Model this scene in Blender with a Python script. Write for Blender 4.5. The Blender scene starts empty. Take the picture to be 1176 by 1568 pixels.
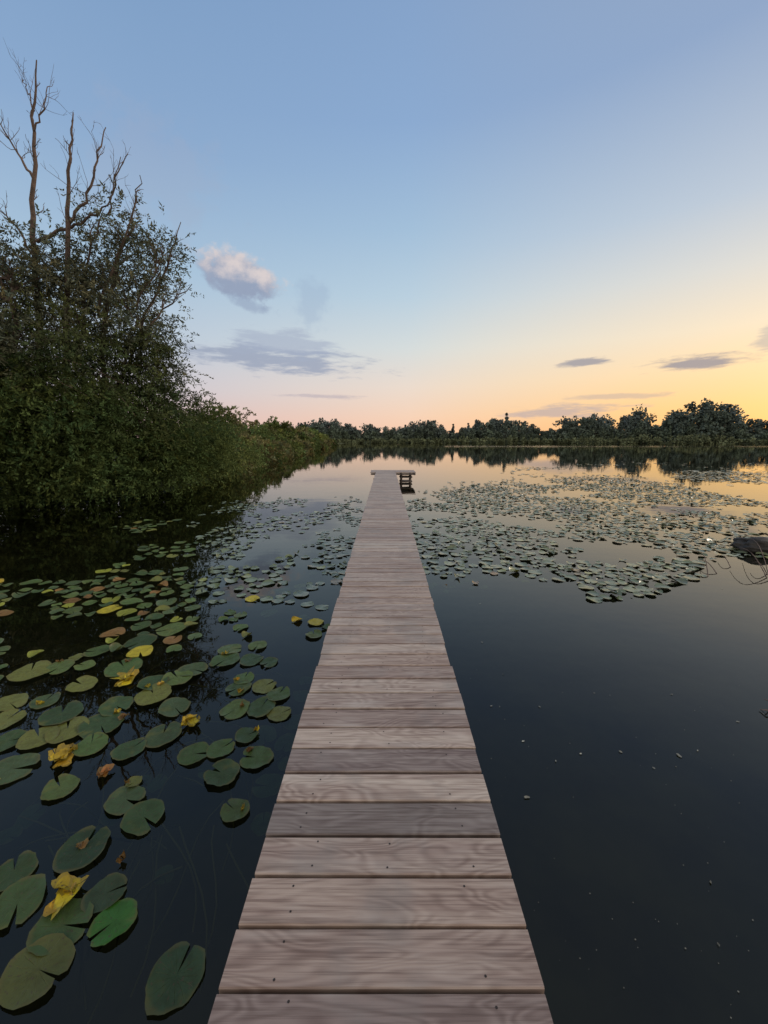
import bpy, math, numpy as np, time
from mathutils import Vector
rng=np.random.default_rng(7)
sc=bpy.context.scene
sc.view_settings.view_transform='Standard'
try: sc.view_settings.look='None'
except Exception: pass
sc.view_settings.exposure=0; sc.view_settings.gamma=1

# ---------------- camera ----------------
F=606.0; TH=math.atan(112/F); CH=2.0; DECK=0.5
cam_d=bpy.data.cameras.new("camera"); cam=bpy.data.objects.new("camera",cam_d)
sc.collection.objects.link(cam); sc.camera=cam
cam_d.sensor_fit='VERTICAL'; cam_d.sensor_height=36; cam_d.sensor_width=27
cam_d.lens=F/1568*36; cam_d.clip_end=8000; cam_d.clip_start=0.02
cam.location=(0,0,CH); cam.rotation_euler=(math.pi/2-TH,0,0)
cs,sn=math.cos(TH),math.sin(TH)
def ray(x,y):
    v=784-y
    return np.array([x-588.0, F*cs+v*sn, -F*sn+v*cs])
def onz(x,y,z=0.0):
    d=ray(x,y); t=(z-CH)/d[2]; return np.array([d[0]*t,d[1]*t,z])
def onY(x,y,Y):
    d=ray(x,y); t=Y/d[1]; return np.array([d[0]*t,Y,CH+d[2]*t])
def topix(P):
    X=P[:,0];Y=P[:,1];Z=P[:,2]-CH
    dep=Y*cs-Z*sn; up=Y*sn+Z*cs
    return 588+F*X/dep, 784-F*up/dep
def lin(c):
    c=np.array(c)/255.0
    return tuple(np.where(c<=.04045,c/12.92,((c+.055)/1.055)**2.4))

# ---------------- mesh helper ----------------
class MB:
    def __init__(s): s.V=[];s.n=0;s.L=[];s.S=[];s.M=[];s.A={}
    def add(s,V,Fc,mat=0,**attrs):
        V=np.asarray(V,float).reshape(-1,3); Fc=np.asarray(Fc,int)
        s.V.append(V); s.L.append((Fc+s.n).ravel()); s.S.append(np.full(len(Fc),Fc.shape[1]))
        s.M.append(np.full(len(Fc),mat))
        for k in attrs:
            s.A.setdefault(k,[]).append((s.n,len(V),np.broadcast_to(np.asarray(attrs[k],float),(len(V),)+np.shape(attrs[k])[1:] if np.ndim(attrs[k])>0 and np.shape(attrs[k])[0]==len(V) else (len(V),)+np.shape(attrs[k]))))
        s.n+=len(V)
    def build(s,name,mats,smooth=False,parent=None):
        me=bpy.data.meshes.new(name)
        V=np.concatenate(s.V);L=np.concatenate(s.L);S=np.concatenate(s.S);M=np.concatenate(s.M)
        me.vertices.add(len(V)); me.vertices.foreach_set("co",V.ravel())
        me.loops.add(len(L)); me.loops.foreach_set("vertex_index",L.astype(np.int32))
        me.polygons.add(len(S)); st=np.concatenate([[0],np.cumsum(S)[:-1]])
        me.polygons.foreach_set("loop_start",st.astype(np.int32))
        me.polygons.foreach_set("material_index",M.astype(np.int32))
        me.polygons.foreach_set("use_smooth",np.full(len(S),smooth))
        for k,lst in s.A.items():
            dim=lst[0][2].ndim
            if dim==1:
                a=np.zeros(len(V))
                for o,n,v in lst:a[o:o+n]=v
                at=me.attributes.new(k,'FLOAT','POINT'); at.data.foreach_set("value",a)
            else:
                a=np.ones((len(V),4))
                for o,n,v in lst:a[o:o+n,:3]=v
                at=me.attributes.new(k,'FLOAT_COLOR','POINT'); at.data.foreach_set("color",a.ravel())
        for m in mats: me.materials.append(m)
        me.update(calc_edges=True); me.validate()
        ob=bpy.data.objects.new(name,me); sc.collection.objects.link(ob)
        if parent: ob.parent=parent
        print(name,len(S)); return ob
def tube(mb,pts,rad,seg=6,mat=0,**a):
    pts=np.asarray(pts,float); n=len(pts); rad=np.broadcast_to(rad,(n,))
    T=np.gradient(pts,axis=0); T/=np.linalg.norm(T,axis=1)[:,None]+1e-9
    ref=np.array([0.31,0.9,0.1])
    A=np.cross(T,ref); A/=np.linalg.norm(A,axis=1)[:,None]+1e-9; B=np.cross(T,A)
    an=np.arange(seg)*2*math.pi/seg
    V=pts[:,None]+rad[:,None,None]*(np.cos(an)[None,:,None]*A[:,None]+np.sin(an)[None,:,None]*B[:,None])
    i=np.arange(n-1)[:,None]*seg; j=np.arange(seg)[None]; k=(j+1)%seg
    Q=np.stack([i+j,i+k,i+seg+k,i+seg+j],-1).reshape(-1,4)
    mb.add(V.reshape(-1,3),Q,mat,**a)
def box(mb,x0,x1,y0,y1,z0,z1,mat=0,ch=0.0,**a):
    if ch==0:
        V=[(x,y,z) for x in(x0,x1) for y in(y0,y1) for z in(z0,z1)]
        Q=[(0,1,3,2),(4,6,7,5),(0,4,5,1),(2,3,7,6),(0,2,6,4),(1,5,7,3)]
        mb.add(V,Q,mat,**a); return
    pr=[(y0,z0),(y1,z0),(y1,z1-ch),(y1-ch,z1),(y0+ch,z1),(y0,z1-ch)]
    V=[(x0,)+p for p in pr]+[(x1,)+p for p in pr]
    Q=[(i,(i+1)%6,(i+1)%6+6,i+6) for i in range(6)]
    mb.add(V,Q,mat,**a)
    mb.add(V,[(5,4,3,2,1,0),(6,7,8,9,10,11)],mat,**a)

# ---------------- node helpers ----------------
def newmat(name):
    m=bpy.data.materials.new(name); m.use_nodes=True; nt=m.node_tree
    return m,nt,nt.nodes['Principled BSDF']
class G:
    def __init__(s,nt): s.nt=nt
    def n(s,t,**k):
        nd=s.nt.nodes.new(t)
        for a,b in k.items(): setattr(nd,a,b)
        return nd
    def put(s,sock,v):
        if isinstance(v,bpy.types.NodeSocket): s.nt.links.new(v,sock)
        else: sock.default_value=v
    def m(s,op,a,b=0.0,c=0.0,clamp=False):
        nd=s.n('ShaderNodeMath',operation=op,use_clamp=clamp)
        s.put(nd.inputs[0],a); s.put(nd.inputs[1],b); s.put(nd.inputs[2],c); return nd.outputs[0]
    def mix(s,f,a,b,bt='MIX'):
        nd=s.n('ShaderNodeMix',data_type='RGBA',blend_type=bt,clamp_factor=True)
        s.put(nd.inputs[0],f)
        for i,v in((6,a),(7,b)):
            if not isinstance(v,bpy.types.NodeSocket): v=tuple(v)[:3]+(1,)
            s.put(nd.inputs[i],v)
        return nd.outputs[2]
    def mr(s,v,a,b,c=0.0,d=1.0,smooth=True):
        nd=s.n('ShaderNodeMapRange',interpolation_type='SMOOTHSTEP' if smooth else 'LINEAR')
        s.put(nd.inputs[0],v)
        for i,x in enumerate((a,b,c,d)): nd.inputs[i+1].default_value=x
        return nd.outputs[0]
    def ramp(s,f,els):
        nd=s.n('ShaderNodeValToRGB'); cr=nd.color_ramp
        while len(cr.elements)<len(els): cr.elements.new(0.5)
        for e,(p,c) in zip(cr.elements,els): e.position=p; e.color=tuple(c)[:3]+(1,)
        s.put(nd.inputs[0],f); return nd.outputs[0]
    def noise(s,vec,scale,detail=4,rough=.5,dist=0.0):
        nd=s.n('ShaderNodeTexNoise')
        if vec is not None: s.put(nd.inputs['Vector'],vec)
        nd.inputs['Scale'].default_value=scale; nd.inputs['Detail'].default_value=detail
        nd.inputs['Roughness'].default_value=rough; nd.inputs['Distortion'].default_value=dist
        return nd.outputs[0]
    def comb(s,x,y,z):
        nd=s.n('ShaderNodeCombineXYZ'); s.put(nd.inputs[0],x);s.put(nd.inputs[1],y);s.put(nd.inputs[2],z); return nd.outputs[0]
    def sep(s,v):
        nd=s.n('ShaderNodeSeparateXYZ'); s.put(nd.inputs[0],v); return nd.outputs
    def attr(s,name): return s.n('ShaderNodeAttribute',attribute_name=name)

# ---------------- world ----------------
SUNAZ=math.radians(55)
w=bpy.data.worlds.new("World"); sc.world=w; w.use_nodes=True
g=G(w.node_tree); bg=w.node_tree.nodes['Background']
tc=g.n('ShaderNodeTexCoord').outputs['Generated']
X,Y,Z=g.sep(tc)[:3]
el=g.m('ARCSINE',Z)
eld=g.m('DIVIDE',g.m('MAXIMUM',el,0.0),math.radians(60),clamp=True)
hl=g.m('SQRT',g.m('ADD',g.m('MULTIPLY',X,X),g.m('MULTIPLY',Y,Y)))
s_=g.m('DIVIDE',g.m('ADD',g.m('MULTIPLY',X,math.sin(SUNAZ)),g.m('MULTIPLY',Y,math.cos(SUNAZ))),g.m('MAXIMUM',hl,0.01))
def R(lst): return [(e/60,lin(c)) for e,c in lst]
rl=g.ramp(eld,R([(0,(224,188,182)),(3,(216,190,190)),(6,(206,198,204)),(12,(188,201,215)),(19,(166,192,215)),(30,(138,168,204)),(42,(124,156,195)),(60,(140,156,176))]))
rc=g.ramp(eld,R([(0,(244,196,166)),(3,(242,206,182)),(7,(232,215,202)),(12,(211,217,217)),(18,(184,205,220)),(25,(161,189,215)),(34,(138,168,206)),(45,(129,158,197)),(60,(142,158,178))]))
rr=g.ramp(eld,R([(0,(252,182,112)),(3.5,(253,202,134)),(7.5,(251,217,168)),(11.5,(243,224,195)),(17,(218,216,210)),(23,(187,199,213)),(35,(143,165,198)),(60,(144,158,178))]))
c1=g.mix(g.mr(s_,0.15,0.62,smooth=False),rl,rc)
skyc=g.mix(g.mr(s_,0.62,0.97,smooth=False),c1,rr)
skyc=g.mix(g.mr(Y,.05,-.6),skyc,(.90,.79,.69))  # brighter warm sky behind the camera, added to light deck and foliage
nish=g.n('ShaderNodeTexSky',sky_type='NISHITA'); nish.sun_disc=False
nish.sun_elevation=math.radians(5); nish.sun_rotation=SUNAZ
nm=g.mix(1.0,nish.outputs[0],(0.010,0.010,0.010),'MULTIPLY')
skyc=g.mix(1.0,skyc,nm,'ADD')
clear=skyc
az=g.m('ARCTAN2',X,Y)
cv1=g.comb(g.m('MULTIPLY',az,15),g.m('MULTIPLY',el,19),0.3)
cv2=g.comb(g.m('MULTIPLY',az,11),g.m('MULTIPLY',el,60),2.3)
n1=g.noise(cv1,1,5,.6); n2=g.noise(cv2,1,5,.62)
n1s=g.m('SUBTRACT',n1,.5); n2s=g.m('SUBTRACT',n2,.5)
def cloud(x,y,wx,wy,nz,amp,lo=0.0,hi=.5,tilt=0.0):
    d=ray(x,y); h=math.hypot(d[0],d[1]); a0=math.atan2(d[0],d[1]); e0=math.atan2(d[2],h)
    ra=wx/2/h; re=wy/2/np.linalg.norm(d)
    dxs=g.m('MULTIPLY_ADD',az,1/ra,-a0/ra)
    dys=g.m('MULTIPLY_ADD',el,1/re,-e0/re)
    if tilt: dys=g.m('MULTIPLY_ADD',dxs,-tilt*ra/re,dys)
    dd=g.m('SQRT',g.m('ADD',g.m('MULTIPLY',dxs,dxs),g.m('MULTIPLY',dys,dys)))
    v=g.m('MULTIPLY_ADD',nz,amp,g.m('SUBTRACT',1.0,dd))
    return g.mr(v,lo,hi),dys,dxs
def over(base,mask,op,col): return g.mix(g.m('MULTIPLY',mask,op),base,col)
for (x,y,wx,wy,op,col,tl) in [
  (428,553,310,30,.8,(150,161,184),-.05),(440,525,160,36,.65,(165,176,197),0),
  (892,555,80,12,.8,(150,150,162),0),(1065,556,210,16,.82,(150,147,158),0),
  (1185,516,60,36,.5,(172,170,174),0),(860,630,200,16,.65,(178,168,174),.03),(945,607,140,8,.5,(190,174,168),0),
  (490,607,130,6,.5,(172,164,178),0),(478,468,60,55,.35,(152,173,200),0),(235,265,220,120,.22,(165,172,192),0)]:
    mk,_,_=cloud(x,y,wx*1.15,wy*1.6,n2s if wy<45 else n1s,2.4,0.08,.7,tl)
    skyc=over(skyc,mk,op,lin(col))
mk,dy,dx=cloud(374,424,120,80,n1s,2.2,-.05,.45,-.12)
cc=g.mix(g.mr(g.m('MULTIPLY_ADD',n1s,3.4,g.m('MULTIPLY_ADD',dx,.35,dy)),-.3,.85),lin((148,160,184)),lin((220,208,206)))
skyc=over(skyc,mk,.93,cc)
mk,dy,dx=cloud(380,466,80,28,n1s,2.2,0.05,.6,-.2)
skyc=over(skyc,mk,.6,lin((146,161,187)))
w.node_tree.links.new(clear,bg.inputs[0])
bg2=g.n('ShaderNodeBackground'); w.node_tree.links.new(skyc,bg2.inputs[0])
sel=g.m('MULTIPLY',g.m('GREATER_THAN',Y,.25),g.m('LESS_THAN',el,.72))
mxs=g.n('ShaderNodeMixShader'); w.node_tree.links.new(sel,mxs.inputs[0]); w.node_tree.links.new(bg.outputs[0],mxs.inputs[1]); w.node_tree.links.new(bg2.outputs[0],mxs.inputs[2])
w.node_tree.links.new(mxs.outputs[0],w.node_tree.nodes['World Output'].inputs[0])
try:
    w.cycles.sampling_method='MANUAL'; w.cycles.sample_map_resolution=256
except Exception as e: print(e)

sun_d=bpy.data.lights.new("sun",'SUN'); sun_d.energy=1.4; sun_d.angle=math.radians(14); sun_d.color=(1,.84,.68)
sun=bpy.data.objects.new("sun",sun_d); sc.collection.objects.link(sun)
E=math.radians(24); SA=math.radians(78); dv=Vector((math.sin(SA)*math.cos(E),math.cos(SA)*math.cos(E),math.sin(E)))
sun.rotation_euler=dv.to_track_quat('Z','Y').to_euler()

# ---------------- materials ----------------
def foliage_mat(name,transl=.25):
    m,nt,p=newmat(name); g=G(nt); a=g.attr('col'); nt.nodes.remove(p)
    d=g.n('ShaderNodeBsdfDiffuse'); nt.links.new(a.outputs['Color'],d.inputs[0]); out=d.outputs[0]
    if transl>0:
        t=g.n('ShaderNodeBsdfTranslucent'); nt.links.new(a.outputs['Color'],t.inputs[0])
        mx=g.n('ShaderNodeMixShader'); mx.inputs[0].default_value=transl
        nt.links.new(d.outputs[0],mx.inputs[1]); nt.links.new(t.outputs[0],mx.inputs[2]); out=mx.outputs[0]
    nt.links.new(out,nt.nodes['Material Output'].inputs[0])
    return m
leafM=foliage_mat("leaf_material"); farM=foliage_mat("distant_leaf_material",0)
barkM,nt,p=newmat("bark_material"); g=G(nt)
co=g.n('ShaderNodeTexCoord').outputs['Object']
p.inputs['Roughness'].default_value=.9
nt.links.new(g.ramp(g.noise(co,6,3,.6),[(.3,(.07,.05,.042)),(.7,(.18,.125,.10))]),p.inputs['Base Color'])
groundM,nt,p=newmat("ground_material"); g=G(nt); co=g.n('ShaderNodeTexCoord').outputs['Object']
zz=g.sep(co)[2]; gc=g.ramp(g.noise(co,.6,6,.6),[(.3,(.03,.04,.015)),(.7,(.07,.085,.03))])
mud=g.ramp(g.noise(co,1.1,3,.6),[(.35,(.022,.020,.011)),(.7,(.080,.070,.036))])
nt.links.new(g.mix(g.mr(zz,-.25,.15),mud,gc),p.inputs['Base Color']); p.inputs['Roughness'].default_value=1

def wood(name,dark=1.0):
    m,nt,p=newmat(name); g=G(nt); co=g.n('ShaderNodeTexCoord').outputs['Object']; x,y,z=g.sep(co)[:3]
    r=g.attr('rnd').outputs['Fac']; r100=g.m('MULTIPLY',r,91.7)
    v1=g.comb(g.m('MULTIPLY_ADD',x,1.7,r100),g.m('MULTIPLY',y,7),r100)
    big=g.noise(v1,1.0,2,.5,.5)
    rings=g.m('MULTIPLY_ADD',g.m('SINE',g.m('MULTIPLY',big,95)),.5,.5)
    v2=g.comb(g.m('MULTIPLY_ADD',x,3.0,r100),g.m('MULTIPLY',y,130),r100)
    fine=g.noise(v2,1.0,4,.62)
    v3=g.comb(g.m('MULTIPLY_ADD',x,1.2,r100),g.m('MULTIPLY',y,16),r100)
    mid=g.noise(v3,1.0,4,.6)
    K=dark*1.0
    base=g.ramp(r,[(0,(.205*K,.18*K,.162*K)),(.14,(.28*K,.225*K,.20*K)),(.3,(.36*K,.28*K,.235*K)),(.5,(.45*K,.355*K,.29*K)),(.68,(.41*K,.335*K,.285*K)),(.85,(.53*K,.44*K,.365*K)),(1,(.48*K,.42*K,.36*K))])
    c=g.mix(g.m('MULTIPLY',g.m('MULTIPLY',rings,g.mr(mid,.3,.6,.35,1)),.7),base,g.mix(1.0,base,(.60,.54,.52),'MULTIPLY'))
    c=g.mix(g.mr(fine,.42,.68),c,g.mix(1.0,c,(.58,.54,.53),'MULTIPLY'))
    c=g.mix(g.mr(mid,.38,.66,0,.65),c,g.mix(1.0,c,(.72,.65,.65),'MULTIPLY'))
    blot=g.noise(co,3.1,4,.6); c=g.mix(g.mr(blot,.5,.72,0,.5),c,(.20,.18,.165))
    pale=g.noise(g.comb(g.m('MULTIPLY',x,2.0),g.m('MULTIPLY_ADD',y,9,r100),3.),1.0,3,.6); c=g.mix(g.mr(pale,.52,.8,0,.45),c,(.52,.47,.42))
    nt.links.new(c,p.inputs['Base Color'])
    nt.links.new(g.mr(fine,.3,.7,.42,.62),p.inputs['Roughness'])
    b=g.n('ShaderNodeBump'); b.inputs['Strength'].default_value=.4; b.inputs['Distance'].default_value=.002
    nt.links.new(g.m('MULTIPLY_ADD',rings,.3,fine),b.inputs['Height']); nt.links.new(b.outputs[0],p.inputs['Normal'])
    return m
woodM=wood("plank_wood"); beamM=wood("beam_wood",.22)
screwM,nt,p=newmat("screw_metal"); p.inputs['Base Color'].default_value=(.05,.04,.035,1); p.inputs['Metallic'].default_value=.6; p.inputs['Roughness'].default_value=.5

# ---------------- water ----------------
waterM,nt,p=newmat("water_material"); g=G(nt); nt.nodes.remove(p)
co=g.n('ShaderNodeTexCoord').outputs['Object']; x,y,z=g.sep(co)[:3]
h1=g.noise(g.comb(g.m('MULTIPLY',x,.7),g.m('MULTIPLY',y,1.6),0.0),1.0,3,.55)
h2=g.noise(co,7.0,1,.5)
band=g.m('MULTIPLY',g.mr(y,92,102),g.mr(y,128,114)); band=g.m('MULTIPLY',band,g.mr(x,5,30))
amp=g.m('MULTIPLY_ADD',band,.22,.008)
hh=g.m('MULTIPLY_ADD',h2,.10,h1)
b=g.n('ShaderNodeBump'); b.inputs['Distance'].default_value=.3; nt.links.new(amp,b.inputs['Strength']); nt.links.new(hh,b.inputs['Height'])
fr=g.n('ShaderNodeFresnel'); fr.inputs[0].default_value=1.43; nt.links.new(b.outputs[0],fr.inputs[1])
gl=g.n('ShaderNodeBsdfGlossy'); gl.inputs['Roughness'].default_value=.01; gl.inputs['Color'].default_value=(1,.98,.93,1); nt.links.new(b.outputs[0],gl.inputs['Normal'])
tr=g.n('ShaderNodeBsdfTransparent'); tr.inputs[0].default_value=(.50,.54,.42,1)
mx=g.n('ShaderNodeMixShader'); nt.links.new(fr.outputs[0],mx.inputs[0]); nt.links.new(tr.outputs[0],mx.inputs[1]); nt.links.new(gl.outputs[0],mx.inputs[2])
nt.links.new(mx.outputs[0],nt.nodes['Material Output'].inputs[0])
mb=MB(); mb.add([(-900,-300,0),(900,-300,0),(900,900,0),(-900,900,0)],[(0,1,2,3)]); mb.build("lake_water",[waterM])

# ---------------- ground with lake basin ----------------
Lp=[onz(0,772),onz(120,768),onz(230,752),onz(300,742),onz(352,728),onz(385,716),onz(425,702),onz(460,693),onz(490,686.5),onz(507,681.5)]
Ls=[(p[0]-.3,p[1]+.6) for p in Lp]
FAR=[(-30,150),(-14,182),(20,188),(60,186),(100,178),(140,165),(175,150),(230,135),(260,60),(180,0),(60,-8),(12,-5),(1.5,-2.5),(-3,-2.5),(-9,-4),(-15,-1),(-16.5,6),(-14.5,11)]
poly=np.array(Ls+FAR)
def sdf(P,poly):
    a=poly; b=np.roll(poly,-1,0); d=np.full(len(P),1e9); ins=np.zeros(len(P),bool)
    for p,q in zip(a,b):
        e=q-p; wv=P-p; t=np.clip((wv@e)/(e@e),0,1); d=np.minimum(d,np.linalg.norm(wv-t[:,None]*e,axis=1))
        c=((p[1]<=P[:,1])!=(q[1]<=P[:,1]))
        with np.errstate(divide='ignore',invalid='ignore'):
            xi=p[0]+(P[:,1]-p[1])*(q[0]-p[0])/(q[1]-p[1])
        ins^= c&(P[:,0]<xi)
    return np.where(ins,-d,d)
nr,na=230,288
rr_=np.geomspace(.4,4000,nr); aa=np.arange(na)*2*math.pi/na
P=np.stack([np.outer(rr_,np.sin(aa)),np.outer(rr_,np.cos(aa))],-1).reshape(-1,2)
sd=sdf(P,poly)
hz=np.where(sd<0,np.maximum(-1.8,sd*.5),np.minimum(.7,sd*.25))+np.where(sd>0,.12*np.sin(P[:,0]*.7)*np.cos(P[:,1]*.5)*np.clip(sd,0,1),0)
V=np.column_stack([P,hz]); V=np.vstack([V,[0,0,-1.2]])
i=np.arange(nr-1)[:,None]*na; j=np.arange(na)[None]; k=(j+1)%na
Q=np.stack([i+j,i+na+j,i+na+k,i+k],-1).reshape(-1,4)
mb=MB(); mb.add(V,Q[:, ::-1]); mb.L.append(np.stack([np.arange(na),(np.arange(na)+1)%na,np.full(na,len(V)-1)],-1).ravel()); mb.S.append(np.full(na,3)); mb.M.append(np.zeros(na,int))
mb.build("ground",[groundM],smooth=True)

# ---------------- jetty ----------------
jet=bpy.data.objects.new("wooden_jetty",None); sc.collection.objects.link(jet)
mb=MB(); sb=MB(); P0=.837; pitch=.145; HW=.452; XC=-.010
kmin=int((-2.6-P0)/pitch); kmax=int((19.3-P0)/pitch)
fixed={-1:.16,0:.34,1:.43,2:.63,3:.05,4:.88,5:.12,6:.84,7:.26,8:.7,9:.8,10:.34,11:.5,12:.86,13:.55}
for kk in range(kmin,kmax+1):
    y0=P0+kk*pitch; r=fixed.get(kk, float(np.clip(.22+.78*rng.beta(2.0,1.8),0,1)))
    cx=XC+.0048*y0
    xl=cx-HW+rng.normal(0,.0035); xr=cx+HW+rng.normal(0,.0035)
    if y0>18.0: xl=-.62+rng.normal(0,.003)
    if y0>17.95: xr=1.45
    gp=.0042+abs(rng.normal(0,.0011)); dz=rng.normal(0,.0015); sk=rng.normal(0,.0014)
    box(mb,xl,xr,y0+gp,y0+pitch-gp,DECK-.028+dz,DECK+dz,0,ch=.0035,rnd=r)
    mb.V[-1][6:,1]+=sk; mb.V[-2][6:,1]+=sk
    if y0<12:
        for sx in (-.30,.30) if rng.random()<.6 else (-.27,.02,.31):
            for fy in (.25,.75):
                if rng.random()<.15: continue
                px=cx+sx+rng.normal(0,.014); py=y0+pitch*fy+rng.normal(0,.007); n=8
                an=np.arange(n)*2*math.pi/n; rr0=.0036
                Vv=np.column_stack([px+rr0*np.cos(an),py+rr0*np.sin(an),np.full(n,DECK+dz+.0008)])
                sb.add(Vv,[list(range(n))])
mb.build("planks",[woodM],parent=jet); sb.build("screws",[screwM],parent=jet)
mb=MB()
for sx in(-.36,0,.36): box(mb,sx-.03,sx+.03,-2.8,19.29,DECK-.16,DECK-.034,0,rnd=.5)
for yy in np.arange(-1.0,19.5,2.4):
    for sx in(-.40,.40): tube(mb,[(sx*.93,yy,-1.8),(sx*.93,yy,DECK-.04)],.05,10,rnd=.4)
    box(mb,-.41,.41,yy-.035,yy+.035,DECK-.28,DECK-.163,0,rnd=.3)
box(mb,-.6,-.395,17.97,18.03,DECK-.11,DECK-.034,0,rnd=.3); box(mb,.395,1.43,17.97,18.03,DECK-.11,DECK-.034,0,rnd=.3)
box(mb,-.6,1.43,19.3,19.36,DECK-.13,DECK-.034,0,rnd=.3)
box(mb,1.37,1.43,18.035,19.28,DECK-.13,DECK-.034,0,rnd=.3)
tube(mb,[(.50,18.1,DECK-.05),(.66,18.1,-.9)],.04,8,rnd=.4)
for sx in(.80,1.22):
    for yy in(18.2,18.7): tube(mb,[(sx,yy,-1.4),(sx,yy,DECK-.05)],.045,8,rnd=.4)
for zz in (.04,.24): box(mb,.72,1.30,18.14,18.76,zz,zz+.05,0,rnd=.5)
mb.build("support_frame",[beamM],parent=jet)

# ---------------- lily pads ----------------
def padmat(name,detail):
    m,nt,p=newmat(name); g=G(nt)
    col=g.attr('col').outputs['Color']
    co=g.n('ShaderNodeTexCoord').outputs['Object']
    nz=g.noise(co,22,3,.6); c=g.mix(g.mr(nz,.4,.72,0,.5),col,g.mix(1.0,col,(.55,.5,.5),'MULTIPLY'))
    p.inputs['Specular IOR Level'].default_value=.35 if detail else .75
    h=nz
    if detail:
        lu=g.attr('lu').outputs['Fac']; lv=g.attr('lv').outputs['Fac']
        ang=g.m('ARCTAN2',lv,lu); rad=g.m('SQRT',g.m('ADD',g.m('MULTIPLY',lu,lu),g.m('MULTIPLY',lv,lv)))
        wob=g.noise(co,9,2,.5)
        vein=g.m('ABSOLUTE',g.m('SINE',g.m('MULTIPLY',g.m('MULTIPLY_ADD',wob,.5,ang),8.0)))
        vm=g.m('MULTIPLY',g.mr(vein,.2,0.0),g.mr(rad,1.0,.3))
        c=g.mix(g.m('MULTIPLY',vm,.5),c,g.mix(1.0,c,(1.8,1.7,1.4),'MULTIPLY'))
        edge=g.mr(g.m('MULTIPLY_ADD',nz,.35,rad),1.05,1.25); c=g.mix(g.m('MULTIPLY',edge,.5),c,(.12,.10,.03))
        sp=g.noise(co,75,2,.5); c=g.mix(g.mr(sp,.62,.70,0,.75),c,(.07,.05,.025))
        pt=g.noise(co,6,3,.6); c=g.mix(g.mr(pt,.55,.72,0,.4),c,(.15,.145,.03))
        h=g.m('MULTIPLY_ADD',vm,-.8,nz)
    nt.links.new(c,p.inputs['Base Color']); nt.links.new(g.mr(nz,.3,.7,*((.38,.6) if detail else (.2,.34))),p.inputs['Roughness'])
    b=g.n('ShaderNodeBump'); b.inputs['Strength'].default_value=.6 if detail else .25; b.inputs['Distance'].default_value=.006 if detail else .003
    nt.links.new(h,b.inputs['Height']); nt.links.new(b.outputs[0],p.inputs['Normal'])
    return m
padM=padmat("lily_pad_material",True); padF=padmat("far_lily_pad_material",False)

def pad(mb,x,y,r,z=.004,col=(.05,.08,.02),seg=20,tilt=0.0,curl=0.0,rot=None,asp=1.1,mat=0,ragged=0.03,gap=None):
    rot=rng.random()*2*math.pi if rot is None else rot
    gap=rng.uniform(.04,.16) if gap is None else gap
    t=np.linspace(gap,2*math.pi-gap,seg)
    rim=1+ragged*(np.sin(t*3+rng.random()*6)+.7*np.sin(t*5+rng.random()*6)+.6*np.sin(t*9+rng.random()*6)+rng.normal(0,.5,seg)); rim=rim*(1-.10*np.exp(-((t-gap)/.12)**2)-.10*np.exp(-((t-2*math.pi+gap)/.12)**2))
    rings=[.5,.85,1.0]; pts=[(0.06,0,0)]
    ph=rng.random()*6.28
    for q in rings:
        px=np.cos(t)*rim*q*asp; py=np.sin(t)*rim*q
        pz=curl*(q**4)*(.6+.8*np.sin(2*t+ph)) + .005*q*q*np.sin(3*t+ph)
        pts+=list(zip(px,py,pz))
    A=np.array(pts); lu_=A[:,0].copy(); lv_=A[:,1].copy()
    A[:,:2]*=r
    td=rng.random()*6.28; A[:,2]+=tilt*(A[:,0]*math.cos(td)+A[:,1]*math.sin(td))
    A[:,2]-=min(0,A[:,2].min())
    cr,sr=math.cos(rot),math.sin(rot)
    B=np.column_stack([x+A[:,0]*cr-A[:,1]*sr, y+A[:,0]*sr+A[:,1]*cr, z+A[:,2]])
    k=np.arange(seg-1)
    tri=np.stack([np.zeros(seg-1,int),1+k,2+k],-1)
    qd=np.concatenate([np.stack([1+m*seg+k,1+(m+1)*seg+k,2+(m+1)*seg+k,2+m*seg+k],-1) for m in range(2)])
    mb.add(B,tri,mat,col=np.array(col),lu=lu_,lv=lv_)
    mb.L.append((qd+mb.n-len(B)).ravel()); mb.S.append(np.full(len(qd),4)); mb.M.append(np.full(len(qd),mat))
GREENS=[(.072,.120,.030),(.056,.098,.026),(.088,.130,.033),(.068,.105,.038),(.045,.082,.028)]
YEL=(.55,.39,.02); YG=(.24,.27,.03); BR=(.20,.11,.03); OLV=(.145,.16,.035)
def gcol(py=.0,po=.0):
    u=rng.random()
    if u<py: c=np.array(YEL)
    elif u<py+po: c=np.array([YG,OLV,OLV,BR][rng.integers(4)])
    else: c=np.array(GREENS[rng.integers(5)])
    return tuple(c*rng.uniform(.8,1.25))
near=MB()
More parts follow.
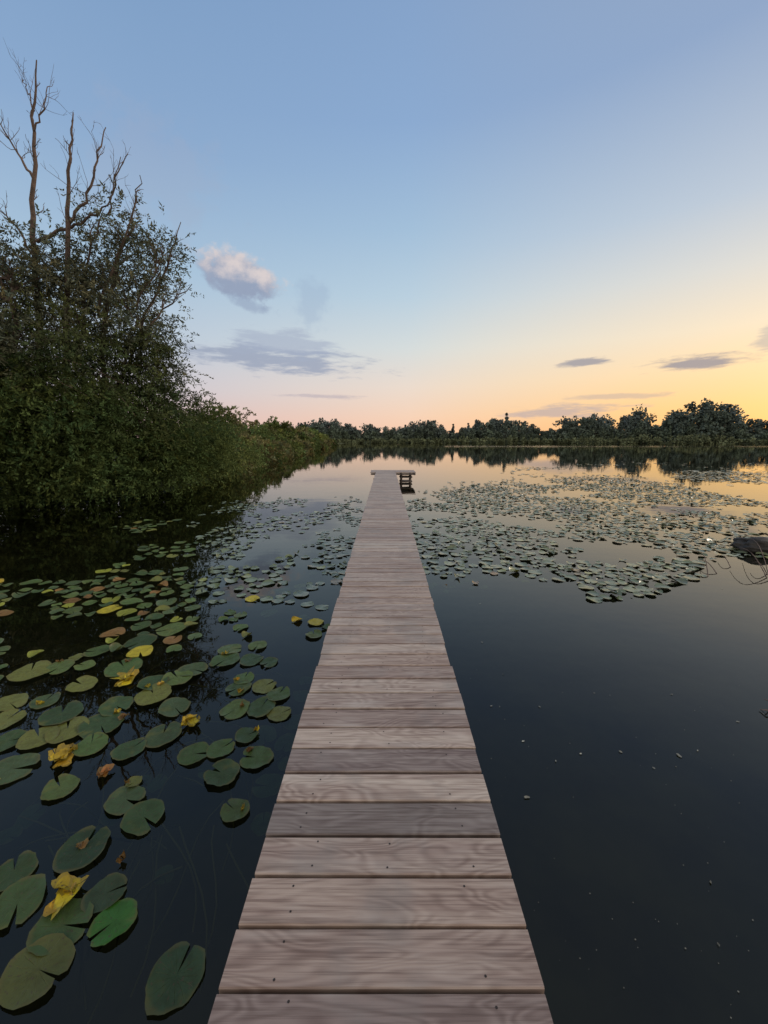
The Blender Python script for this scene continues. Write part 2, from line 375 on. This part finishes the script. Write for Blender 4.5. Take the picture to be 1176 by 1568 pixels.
LST=[(270,1497,88,'d'),(175,1415,66,'b'),(162,1372,60,'g'),(95,1420,84,'g'),(58,1488,95,'o'),(28,1385,78,'g'),(22,1338,62,'g'),(98,1374,50,'y'),(128,1302,76,'g'),
(220,1253,64,'g'),(192,1226,58,'g'),(93,1208,52,'g'),(18,1180,72,'g'),(90,1170,44,'y'),(340,1187,55,'g'),(360,1243,45,'g'),(393,1162,50,'g'),(402,1252,40,'s'),(410,1195,48,'s'),
(297,1156,48,'g'),(250,1127,56,'g'),(198,1150,48,'g'),(290,1110,28,'y'),(155,1112,66,'g'),(104,1120,60,'o'),(60,1132,56,'o'),(12,1137,50,'g'),(95,1095,60,'g'),(178,1083,50,'g'),
(235,1066,56,'o'),(267,1085,48,'g'),(126,1050,44,'o'),(190,1045,34,'y'),(190,1023,55,'g'),(235,1047,46,'g'),(272,1040,48,'g'),(295,1027,44,'g'),(15,1078,50,'o'),(48,1030,58,'o'),(90,1024,42,'g'),
(360,1088,46,'g'),(400,1085,46,'g'),(365,1055,40,'g'),(405,1052,38,'o'),(427,1065,38,'g'),(428,1094,38,'o'),(374,1040,32,'g'),(385,1012,36,'g'),(345,1012,46,'g'),(338,1148,42,'g'),
(437,1130,38,'s'),(378,1128,36,'g'),(450,1098,34,'s'),(462,1058,30,'s'),(468,1036,24,'s'),(404,1118,40,'s'),(438,1160,30,'s'),(352,996,36,'g'),(395,990,30,'g'),(412,1016,28,'g'),(320,1170,34,'s'),
(160,1190,24,'r'),(112,1152,18,'y'),(205,1200,24,'o'),(150,1262,30,'s'),(186,1320,12,'r'),(140,1143,50,'g'),(70,1075,40,'g'),(10,1105,50,'o'),(484,954,26,'p'),(387,918,24,'p'),(215,1190,30,'s'),(240,1190,30,'s'),(175,1240,40,'s'),(45,1240,40,'s'),(8,1270,40,'s'),(250,1330,30,'s'),
(215,985,48,'g'),(262,965,44,'g'),(215,1000,40,'p'),(168,935,34,'p')]
occ=[]
def crumple(mb,x,y,r,c,n=4):
    for k in range(n):
        a=rng.random()*6.28; rr1=r*rng.uniform(.35,.7)
        cc=np.array(c)*rng.uniform(.55,1.2)*np.array([1,rng.uniform(.8,1.15),1])
        pad(mb,x+math.cos(a)*r*.5,y+math.sin(a)*r*.5,rr1,.008+.005*k,tuple(cc),16,.15,.014,asp=1.9,ragged=.12,gap=.1)
for (px,py,wd,t) in LST:
    q=onz(px,py); r=wd/(.4917*(py-672))/2*.9
    c={'d':(.035,.065,.022),'b':(.04,.13,.015),'g':None,'o':OLV,'y':YEL,'p':(.45,.38,.03),'s':(.06,.09,.035),'r':(.30,.14,.03)}[t]
    if c is None: c=np.array(gcol())
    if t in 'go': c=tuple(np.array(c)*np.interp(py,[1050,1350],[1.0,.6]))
    occ.append((q[0],q[1],r))
    if t in 'yr': crumple(near,q[0],q[1],r,c,5 if t=='y' else 3); continue
    z=.005+rng.random()*.004; tl=.03; cu=.005
    if t=='s': z=-.05
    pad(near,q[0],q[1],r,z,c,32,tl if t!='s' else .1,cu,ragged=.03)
    if t in 'gob' and rng.random()<.2:
        crumple(near,q[0]+r*rng.uniform(-.8,.8),q[1]+r*rng.uniform(-.8,.8),r*.22,YEL if rng.random()<.6 else BR,2)
def inpoly(px,py,pl):
    pl=np.array(pl,float); ins=np.zeros(len(px),bool)
    for p,q in zip(pl,np.roll(pl,-1,0)):
        c=((p[1]<=py)!=(q[1]<=py)); xi=p[0]+(py-p[1])*(q[0]-p[0])/((q[1]-p[1]) if q[1]!=p[1] else 1e-9)
        ins^=c&(px<xi)
    return ins
def vnoise(P,sc_,seed):
    r=np.random.default_rng(seed); o=np.zeros(len(P))
    for k in range(6):
        f=sc_*(1+.7*k); th=r.random()*6.28; ph=r.random()*6.28
        o+=np.sin((P[:,0]*math.cos(th)+P[:,1]*math.sin(th))*f+ph+1.3*np.sin((P[:,0]*math.sin(th)-P[:,1]*math.cos(th))*f*.6+ph*2))/(1+.35*k)
    return o/2.2
grid={}
def try_place(x,y,r,f=.78):
    cx,cy=int(x//.35),int(y//.35)
    for a in(-1,0,1):
        for b in(-1,0,1):
            for (qx,qy,qr) in grid.get((cx+a,cy+b),()):
                if (qx-x)**2+(qy-y)**2<((qr+r)*f)**2: return False
    grid.setdefault((cx,cy),[]).append((x,y,r)); return True
for o in occ: grid.setdefault((int(o[0]//.35),int(o[1]//.35)),[]).append(o)
def field(mb,pl,npt,bounds,thr,rr0,seed,pyel,pol,sc_=1.1,seg=14,tilt=.05,curl=.015,f=.8,light=0.0,sub=0.0,jit=6):
    x0,x1,y0,y1=bounds
    P=np.column_stack([rng.uniform(x0,x1,npt),rng.uniform(y0,y1,npt),np.zeros(npt)])
    px,py=topix(P)
    ok=inpoly(px+rng.normal(0,jit,npt),py+rng.normal(0,jit*.5,npt),pl)&(vnoise(P,sc_,seed)>thr+rng.normal(0,.22,npt))&~((np.abs(P[:,0])<.5)&(P[:,1]<20))
    n=0
    for q in P[ok]:
        r=rr0*rng.uniform(.5,1.2)
        if q[0]>0 and q[0]<.46+r: continue
        if not try_place(q[0],q[1],r,f): continue
        up=rng.random()<.08
        c=np.array(gcol(pyel,pol))
        if light>0: c=c*(1-light)+np.array((.225,.245,.155))*light*rng.uniform(.75,1.15)  # sky sheen of distant pads mixed into their colour as pale sage
        z=.003+rng.random()*.004
        if rng.random()<sub: z=-.02-.03*rng.random()
        pad(mb,q[0],q[1],r,z,tuple(c),seg,rng.uniform(0,tilt)*(3 if up else 1),rng.uniform(0,curl)*(2.5 if up else 1)); n+=1
    return n
left_near=[(-40,895),(60,885),(130,895),(180,868),(225,880),(285,870),(300,905),(290,935),(300,960),(290,990),(250,1010),(120,1030),(60,1040),(-40,1050)]
n1_=field(near,left_near,9000,(-9,-1.5,2.8,7),.10,.098,3,.02,.24,2.0,20,f=.95)
l2=[(180,812),(290,795),(300,860),(280,880),(180,880),(215,850)]
n2_=field(near,l2,5000,(-7,-3,4.5,10),.45,.10,4,.01,.1,2.2,16,f=1.0)
midL=[(300,800),(340,775),(420,768),(550,768),(546,800),(535,840),(515,900),(500,930),(492,955),(440,950),(400,920),(350,915),(300,935),(285,880),(310,840)]
far=MB()
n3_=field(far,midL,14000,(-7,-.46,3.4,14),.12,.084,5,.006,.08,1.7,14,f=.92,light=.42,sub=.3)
gap=[(320,935),(420,905),(500,955),(480,985),(420,990),(350,965)]
field(near,gap,1500,(-3,-.46,3,6),.4,.09,9,.02,.1,2.2,18,f=.95)
R1=[(628,764),(700,750),(760,744),(860,735),(1000,737),(1130,762),(1190,780),(1190,798),(1090,806),(1190,826),(1190,850),(1060,862),(1055,886),(1000,905),(940,918),(900,905),(830,880),(760,868),(700,880),(655,880),(636,860)]
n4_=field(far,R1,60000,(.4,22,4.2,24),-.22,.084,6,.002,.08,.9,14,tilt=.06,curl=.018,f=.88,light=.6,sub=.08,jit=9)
R1b=[(850,868),(1062,862),(1055,886),(1000,905),(940,920),(900,905)]
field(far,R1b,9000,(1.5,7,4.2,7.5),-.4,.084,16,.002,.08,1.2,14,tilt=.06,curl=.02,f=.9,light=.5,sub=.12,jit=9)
R2=[(636,855),(660,850),(830,860),(830,885),(720,897),(655,897)]
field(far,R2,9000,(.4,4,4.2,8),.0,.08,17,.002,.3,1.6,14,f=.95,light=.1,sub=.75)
R3=[(690,738),(1190,738),(1190,716),(950,712),(800,718),(660,745)]
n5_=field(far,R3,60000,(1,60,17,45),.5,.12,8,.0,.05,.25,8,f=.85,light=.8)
near.build("water_lily_pads",[padM],smooth=True); far.build("water_lily_pads",[padF],smooth=True)
print("pads",n1_,n2_,n3_,n4_,n5_)
mb=MB()
for i in range(70):
    px,py=rng.uniform(20,420),rng.uniform(980,1330); q=onz(px,py); a=rng.uniform(0,6.28); L=rng.uniform(.25,.7)
    t=np.linspace(0,1,7)
    pts=np.column_stack([q[0]+np.cos(a)*L*t+.06*np.sin(t*4+a),q[1]+np.sin(a)*L*t,-.012-.22*t**1.5]); tube(mb,pts,.005,5,col=np.array((.17,.16,.08)))
mb.build("lily_stems",[leafM],smooth=True)
mb=MB()
for (px,py,s,c) in [(738,984,.02,.4),(752,1082,.018,.4),(765,1083,.01,.5),(826,1083,.015,.4),(801,1136,.017,.7),(889,1155,.018,.5),(807,1222,.03,.3),(851,1166,.014,.4),(950,1152,.02,.3),(1040,1158,.03,.3),(1068,1150,.012,.5),(1130,1106,.02,.3),(1001,1177,.016,.3),(1028,1064,.018,.3),(1088,1352,.014,.2),(1100,1448,.012,.2),(770,1033,.012,.3),(735,925,.018,.4),(1106,902,.02,.5),(910,1062,.012,.3)]:
    q=onz(px,py); n=7; an=np.arange(n)*2*math.pi/n; a=rng.random()*3.14
    u=np.cos(an)*s*rng.uniform(.7,1.2,n)*.6; v=np.sin(an)*s*.3*rng.uniform(.6,1.2,n)
    mb.add(np.column_stack([q[0]+u*math.cos(a)-v*math.sin(a),q[1]+u*math.sin(a)+v*math.cos(a),np.full(n,.004)+.004*rng.random(n)]),[list(range(n))],col=np.array((c,c,c*.85))*.9)
for i in range(120):
    px,py=rng.uniform(650,1176),rng.uniform(900,1560)
    q=onz(px,py); s=rng.uniform(.001,.0035)
    mb.add([(q[0]-s,q[1],.004),(q[0],q[1]-s,.004),(q[0]+s,q[1],.005),(q[0],q[1]+s,.005)],[(0,1,2,3)],col=np.array((.25,.25,.21)))
mb.build("floating_debris",[leafM])

# ---------------- rock and twigs ----------------
import bmesh
rockM,nt,p=newmat("rock_material"); g=G(nt); co=g.n('ShaderNodeTexCoord').outputs['Object']
nt.links.new(g.ramp(g.noise(co,5,6,.65),[(.3,(.015,.015,.015)),(.75,(.05,.047,.043))]),p.inputs['Base Color']); p.inputs['Roughness'].default_value=.75
bm=bmesh.new(); bmesh.ops.create_icosphere(bm,subdivisions=5,radius=1)
from mathutils import noise as mn
for v in bm.verts:
    d=v.co.copy(); k=1+.28*mn.noise(d*1.6+Vector((3,1,5)))+.14*mn.noise(d*4)+.04*mn.noise(d*11)
    v.co=Vector((d.x*.62*k,d.y*.32*k,max(-.15,d.z*.22*k)))
me=bpy.data.meshes.new("rock"); bm.to_mesh(me); bm.free(); me.materials.append(rockM)
for po in me.polygons: po.use_smooth=True
rk=bpy.data.objects.new("rock",me); q=onz(1192,846); rk.location=(q[0],q[1]+.15,0.0); rk.rotation_euler=(0,.12,-.15); sc.collection.objects.link(rk)
mb=MB()
for (x0,y0,x1,y1,h) in [(1176,886,1120,858,.3),(1180,890,1140,845,.35),(1100,880,1068,862,.12),(1085,884,1072,858,.18),(1176,880,1150,870,.15),(1120,870,1100,856,.12)]:
    a=onz(x0,y0); b=onz(x1,y1); t=np.linspace(0,1,9)[:,None]
    pts=a*(1-t)+b*t; pts[:,2]+=np.sin(t[:,0]*2.4)*h-.02; tube(mb,pts,np.linspace(.007,.003,9),5)
a=onz(1186,1098); b=onz(1163,1088); tube(mb,[a+[0,0,-.01],(a+b)/2+[0,0,.03],b+[0,0,.01]],[.008,.006,.003],6)
a=onz(1186,1080); tube(mb,[a,a*.5+b*.5+[0,0,.06],onz(1168,1079)+[0,0,.05]],[.005,.004,.002],6)
mb.build("fallen_twigs",[barkM],smooth=True)

# ---------------- trees ----------------
def norm(a): return a/(np.linalg.norm(a,axis=-1,keepdims=True)+1e-9)
def sprays(mb,C,D,L,leaf,nl,wr,cols,mat=0,droop=.35):
    n=len(C); t=np.linspace(.12,1,nl)[None,:,None]
    side=norm(np.cross(D,rng.normal(size=(n,3))))
    base=C[:,None]+D[:,None]*L[:,None,None]*t + np.array([0,0,-1])*droop*L[:,None,None]*t**2
    sg=np.where(np.arange(nl)%2==0,1,-1)[None,:,None]
    ld=norm(D[:,None]*.7+sg*side[:,None]*.8+rng.normal(0,.45,(n,nl,3))+np.array([0,0,-.15]))
    ln=leaf*rng.uniform(.6,1.25,(n,nl,1)); wd=norm(np.cross(ld,rng.normal(size=(n,nl,3))))*ln*wr
    a=base; b=base+ld*ln*.5+wd; c=base+ld*ln; d=base+ld*ln*.5-wd
    V=np.stack([a,b,c,d],2).reshape(-1,3); m=n*nl
    Q=np.arange(m*4).reshape(m,4)
    cc=np.repeat(cols,nl,0)*rng.uniform(.7,1.35,(m,1)); cc=np.repeat(cc,4,0)
    mb.add(V,Q,mat,col=cc)
def crown(mb,lumps,dens,leaf,wr,nl,base,var=.45,L0=.55,clus=1.0,droop=.35,trunk=None,cr=.42,tw=.5):
    for (c,R) in lumps:
        c=np.array(c); R=np.array(R,float)
        nc=max(6,int(clus*7*(R[0]*R[1]*R[2])**.667))
        u=norm(rng.normal(size=(nc,3)))*(rng.random((nc,1))**.42)
        K=c+u*R
        K=K[K[:,2]>.15]
        if len(K)==0: continue
        if trunk is not None:
            for kp in K[rng.random(len(K))<tw/clus]:
                j=np.argmin(np.linalg.norm(trunk-kp-np.array([0,0,-.8]),axis=1)); s=trunk[j]
                mid=(s+kp)/2+rng.normal(0,.15,3)+[0,0,.15]
                t=np.linspace(0,1,6)[:,None]; pts=(1-t)**2*s+2*t*(1-t)*mid+t*t*kp
                tube(mb,pts,np.linspace(.032,.009,6),4,1,col=np.array((.1,.1,.1)))
        kb=rng.uniform(1-var,1+var,(len(K),1)); hue=rng.normal(0,.08,(len(K),1))
        idx=np.repeat(np.arange(len(K)),rng.integers(int(dens*.4),int(dens*1.6)+1,len(K)))
        off=rng.normal(0,cr,(len(idx),3))*[1,1,.8]; C=K[idx]+off
        C[:,2]=np.maximum(C[:,2],.08+rng.random(len(idx))*.2)
        D=norm((C-c)/R*.6+norm(off)*.6+rng.normal(0,.4,(len(idx),3))+[0,0,.3])
        cols=np.array(base)[None]*kb[idx]*np.hstack([1+hue[idx],np.ones((len(idx),1)),1-hue[idx]])
        sprays(mb,C,D,L0*rng.uniform(.5,1.2,len(idx)),leaf,nl,wr,cols,0,droop)
def limb(mb,pts,r0,r1,mat=1,seg=7,wob=.05,sub=5):
    pts=np.array(pts,float); m=(len(pts)-1)*sub+1; t=np.linspace(0,len(pts)-1,m)
    P=np.column_stack([np.interp(t,np.arange(len(pts)),pts[:,k]) for k in range(3)])
    for _ in range(2): P[1:-1]=(P[:-2]+2*P[1:-1]+P[2:])/4
    P[1:-1]+=rng.normal(0,wob,(m-2,3)); tube(mb,P,np.linspace(r0,r1,m),seg,mat,col=np.array((.1,.1,.1)))
    return P
def twigs(mb,P,r,n,L,depth,mat=1,upb=.6,tmin=.25,tmax=.93):
    for _ in range(n):
        f=rng.uniform(tmin,tmax); i=min(max(int(len(P)*f),1),len(P)-1)
        T=norm(P[i]-P[i-1]); d=norm(T*.7+rng.normal(0,.6,3)+[0,0,upb]); l=L*rng.uniform(.5,1.2)*(1.15-f*.95)
        m=8; pts=[P[i]]
        for k in range(m-1):
            d=norm(d+rng.normal(0,.22,3)+[0,0,.08]); pts.append(pts[-1]+d*l/(m-1))
        pts=np.array(pts); tube(mb,pts,np.linspace(r,r*.35,m),4,mat,col=np.array((.1,.1,.1)))
        if depth>0: twigs(mb,pts,r*.6,rng.integers(2,4),l*.5,depth-1,mat,upb)
def wp(x,y,Y): return onY(x,y,Y)
def lump(x,y,Y,r,rz=None,ry=None): return (wp(x,y,Y),(r,ry or r,rz or r))
GG=(.120,.128,.082); GD=(.075,.098,.042)
mb=MB(); Yd=14.5
stems=[([(70,770),(62,600),(60,480),(50,330),(52,200),(56,92)],.16,.016),
([(110,770),(100,500),(103,340),(107,240),(112,172)],.12,.014),
([(103,350),(130,310),(150,245),(162,195)],.055,.012),
([(56,370),(100,350),(135,335),(165,318),(185,240)],.06,.010),
([(52,275),(25,235),(-5,180)],.045,.012),([(55,400),(25,345),(-20,300)],.045,.012),([(53,200),(70,160),(76,132)],.028,.009),([(53,170),(42,140),(36,122)],.02,.008),
([(150,480),(175,400),(205,330),(214,268)],.05,.011),([(165,330),(178,270),(196,236)],.03,.009)]
for i,(pp,a,b) in enumerate(stems):
    pts=[wp(x,y,Yd+.25*math.sin(i*1.7+k)) for k,(x,y) in enumerate(pp)]
    P=limb(mb,pts,a,b,wob=.03); twigs(mb,P,b*.9,10 if i<5 else 6,1.6,1,tmin=.5 if i<2 else .3)
mb.build("dead_tree",[leafM,barkM],smooth=True)
def willow2(name,stems,lumps,dens,base=GG,twf=.5,**k):
    mb=MB(); TR=[]
    for (pp,r0,r1) in stems:
        P=limb(mb,[wp(*q) for q in pp],r0,r1,wob=.045); TR.append(P); twigs(mb,P,.014,10,1.3,1,tmin=.5)
    crown(mb,lumps,dens,.13,.17,12,base,trunk=np.vstack(TR),tw=twf,**k)
    return mb.build(name,[leafM,barkM])
willow2("willow_tree",[([(150,770,15),(155,600,15),(165,450,15),(200,340,15),(212,290,15)],.12,.012),([(140,770,15.2),(120,560,15),(130,420,14.8),(150,340,14.6)],.10,.012),([(160,640,15),(215,500,15.4),(258,410,15.5),(277,340,15.5)],.07,.012),([(190,560,15),(240,480,15),(294,435,15)],.05,.011),([(200,480,15),(235,420,15),(262,380,14.8)],.04,.01)],
 [lump(170,405,15,1.3,1.5),lump(215,390,15.3,1.1,1.0),lump(110,430,15,1.4,1.4),lump(255,415,15.5,.6,.9),lump(150,475,15,2.2,1.5),lump(218,480,15.2,1.0,1.3),lump(245,545,15.5,.9,1.1),lump(180,335,15,.6,.4)],10,base=GG,cr=.28,clus=2.8,twf=1.0)
willow2("willow_tree",[([(20,780,13.5),(25,600,13.5),(20,460,13.5),(10,390,13.5)],.13,.012)],
 [lump(15,460,14,1.5,1.2),lump(60,430,14.5,1.1,1.1),lump(-60,440,14,2.0,2.0),lump(40,540,13.5,2.1,1.6),lump(-90,560,12.5,2.6,2.4)],15,base=GG,cr=.34,clus=2.4,twf=.8)
willow2("willow_tree",[([(210,760,15.8),(225,660,15.8),(235,580,15.8),(255,530,15.8)],.10,.01)],
 [lump(215,570,15.5,1.3,1.6),lump(250,605,16,1.0,1.1),lump(130,570,14,2.2,1.9),lump(170,640,14.5,2.0,1.5),lump(258,650,16.5,1.1,1.1)],19,base=GD,cr=.32,clus=2.2)
mb=MB()
crown(mb,[lump(-60,660,12,2.3,2.2),lump(20,640,12.8,2.1,1.7),lump(15,715,12.6,1.9,1.1),lump(90,650,13.3,2.0,1.7),lump(95,720,13.0,1.8,1.0),lump(165,690,13.9,1.8,1.3),lump(170,735,13.8,1.6,.7),lump(225,705,15,1.7,1.2),lump(270,700,16,1.4,1.0)],22,.125,.2,12,(.072,.100,.034),cr=.33,L0=.55,clus=2.4,var=.55)
mb.build("shrub",[leafM,barkM])
mb=MB()
crown(mb,[lump(295,695,17.2,1.2,1.0),lump(318,690,19,1.2,1.1),lump(335,705,19,1.0,.9),lump(322,655,20.5,.7,1.3),lump(324,630,20.5,.35,.75),lump(350,700,21,1.2,1.1)],22,.13,.2,12,(.105,.135,.048),cr=.28,L0=.5,clus=2.4)
mb.build("shrub",[leafM,barkM])
mb=MB()
B=np.array([(p[0],p[1]) for p in Lp])[4:]
seg=np.linalg.norm(np.diff(B,axis=0),axis=1); cum=np.concatenate([[0],np.cumsum(seg)])
s=0
while s<cum[-1]:
    x=np.interp(s,cum,B[:,0]); y=np.interp(s,cum,B[:,1])
    lf=max(.15,y*.0065)
    for row in range(3):
        r=rng.uniform(.7,1.4)*(1+.004*y); hgt=[1.4,2.6,3.7][row]*rng.uniform(.65,1.25)
        off=[.4,2.0,4.2][row]
        tint=np.array((.12,.15,.05) if rng.random()<.6 else (.17,.16,.075))*rng.uniform(.75,1.15)
        crown(mb,[((x-off+rng.normal(0,.3),y+rng.normal(0,.6),hgt*.5),(r,r,hgt*.55))],max(7,int(26*14/(y+4))),lf,.28,9,tint,cr=.28,L0=.5,clus=1.5)
    s+=max(1.1,y*.03)
mb.build("lakeside_thicket",[leafM,barkM])
mb=MB()
n=9000; ss=rng.uniform(0,1,n)**1.3*cum[-1]; x=np.interp(ss,cum,B[:,0]); y=np.interp(ss,cum,B[:,1])
x=x+rng.uniform(-.9,.35,n); y=y+rng.normal(0,.4,n); h=rng.uniform(.4,1.1,n); wd=.008+.0007*y
lx=rng.normal(0,.18,n)*h; ly=rng.normal(0,.1,n)
V=np.stack([np.column_stack([x-wd,y,np.full(n,-.1)]),np.column_stack([x+wd,y,np.full(n,-.1)]),np.column_stack([x+lx+wd*.2,y+ly,h]),np.column_stack([x+lx-wd*.2,y+ly,h])],1).reshape(-1,3)
mb.add(V,np.arange(n*4).reshape(n,4),0,col=np.repeat(np.array([(.15,.17,.065)])*rng.uniform(.6,1.4,(n,1)),4,0))
mb.build("reeds",[leafM])

# ---------------- distant tree line ----------------
prof=np.array([(-200,640),(300,645),(400,650),(430,648),(460,645),(490,641),(515,645),(540,652),(570,650),(600,652),(630,650),(660,642),(680,655),(700,653),(740,640),(760,643),(790,640),(800,647),(830,655),(850,648),(870,638),(890,633),(930,636),(950,634),(975,626),(992,640),(1005,644),(1018,632),(1030,628),(1045,622),(1070,617),(1090,612),(1108,618),(1120,630),(1140,637),(1155,646),(1170,646),(1200,640),(1500,638)],float)
shore=np.array([(-60,150),(-14,182),(20,188),(60,186),(100,178),(140,165),(175,150),(230,135),(270,70)],float)
sg=np.linalg.norm(np.diff(shore,axis=0),axis=1); cm=np.concatenate([[0],np.cumsum(sg)])
mb=MB()
def fartree(x,y,H,kind,leaf,base,n):
    if kind==0:
        k=rng.integers(9,15); cz=rng.uniform(.12,.9,k)*H; rad=rng.uniform(.11,.21,k)*H
        cx=rng.normal(0,.22,(k,2))*H*(1.2-cz/H)[:,None]
        cz=np.minimum(cz,H-rad*.8)
    elif kind==1:
        k=8; cz=np.linspace(.12,.93,k)*H; rad=(.20-.165*np.linspace(0,1,k))*H*.8; cx=rng.normal(0,.02,(k,2))*H
    else:
        k=5; cz=rng.uniform(.15,.6,k)*H; rad=rng.uniform(.3,.45,k)*H; cx=rng.normal(0,.7,(k,2))*H
    i=rng.integers(0,k,n); u=norm(rng.normal(size=(n,3)))*(rng.random((n,1))**.4)*rng.uniform(.8,1.15,(n,1))
    C=np.column_stack([x+cx[i,0],y+cx[i,1],cz[i]])+u*rad[i][:,None]; C[:,2]=np.maximum(C[:,2],.1)
    a=norm(rng.normal(size=(n,3))); b=norm(np.cross(a,rng.normal(size=(n,3)))); l=leaf*rng.uniform(.5,1.2,(n,1))
    V=np.stack([C-a*l,C-b*l*.8,C+a*l,C+b*l*.8],1).reshape(-1,3)
    lb=rng.uniform(.7,1.3,k)
    mb.add(V,np.arange(n*4).reshape(n,4),0,col=np.repeat(np.array(base)[None]*lb[i][:,None]*rng.uniform(.8,1.2,(n,1)),4,0))
    if kind!=2: tube(mb,[(x,y,0),(x,y,H*.6)],[.22,.1],5,1,col=np.array((.1,.1,.1)))
s=0
while s<cm[-1]:
    x0=np.interp(s,cm,shore[:,0]); y0=np.interp(s,cm,shore[:,1])
    for row,(off,ff) in enumerate([(1,0.30),(5,.52),(10,.76),(15,.92),(21,1.04)]):
        x=x0*(1+off/190)+rng.normal(0,1.8); y=y0*(1+off/190)+rng.normal(0,1.2)
        px=topix(np.array([[x,y,5.]]))[0][0]
        ty=np.interp(px,prof[:,0],prof[:,1]); top=onY(px,ty,y)[2]
        u=rng.random()
        H=max(2.4,top*ff*(rng.uniform(.82,1.05) if u<.7 else rng.uniform(.55,.82) if u<.93 else rng.uniform(1.08,1.25)))
        kind=2 if row==0 else (1 if rng.random()<.12 else 0)
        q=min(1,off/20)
        base=np.array((.100,.128,.080))*(1-q)+np.array((.115,.145,.142))*q  # distance haze put into the leaf colour, bluer grey toward the back rows
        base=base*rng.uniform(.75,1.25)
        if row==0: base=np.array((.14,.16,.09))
        sz=max(1.0,H/9.0)
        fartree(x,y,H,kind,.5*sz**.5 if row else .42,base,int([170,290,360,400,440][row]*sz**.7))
    s+=rng.uniform(1.6,2.8)
mb.build("distant_trees",[farM,barkM])
print("done")
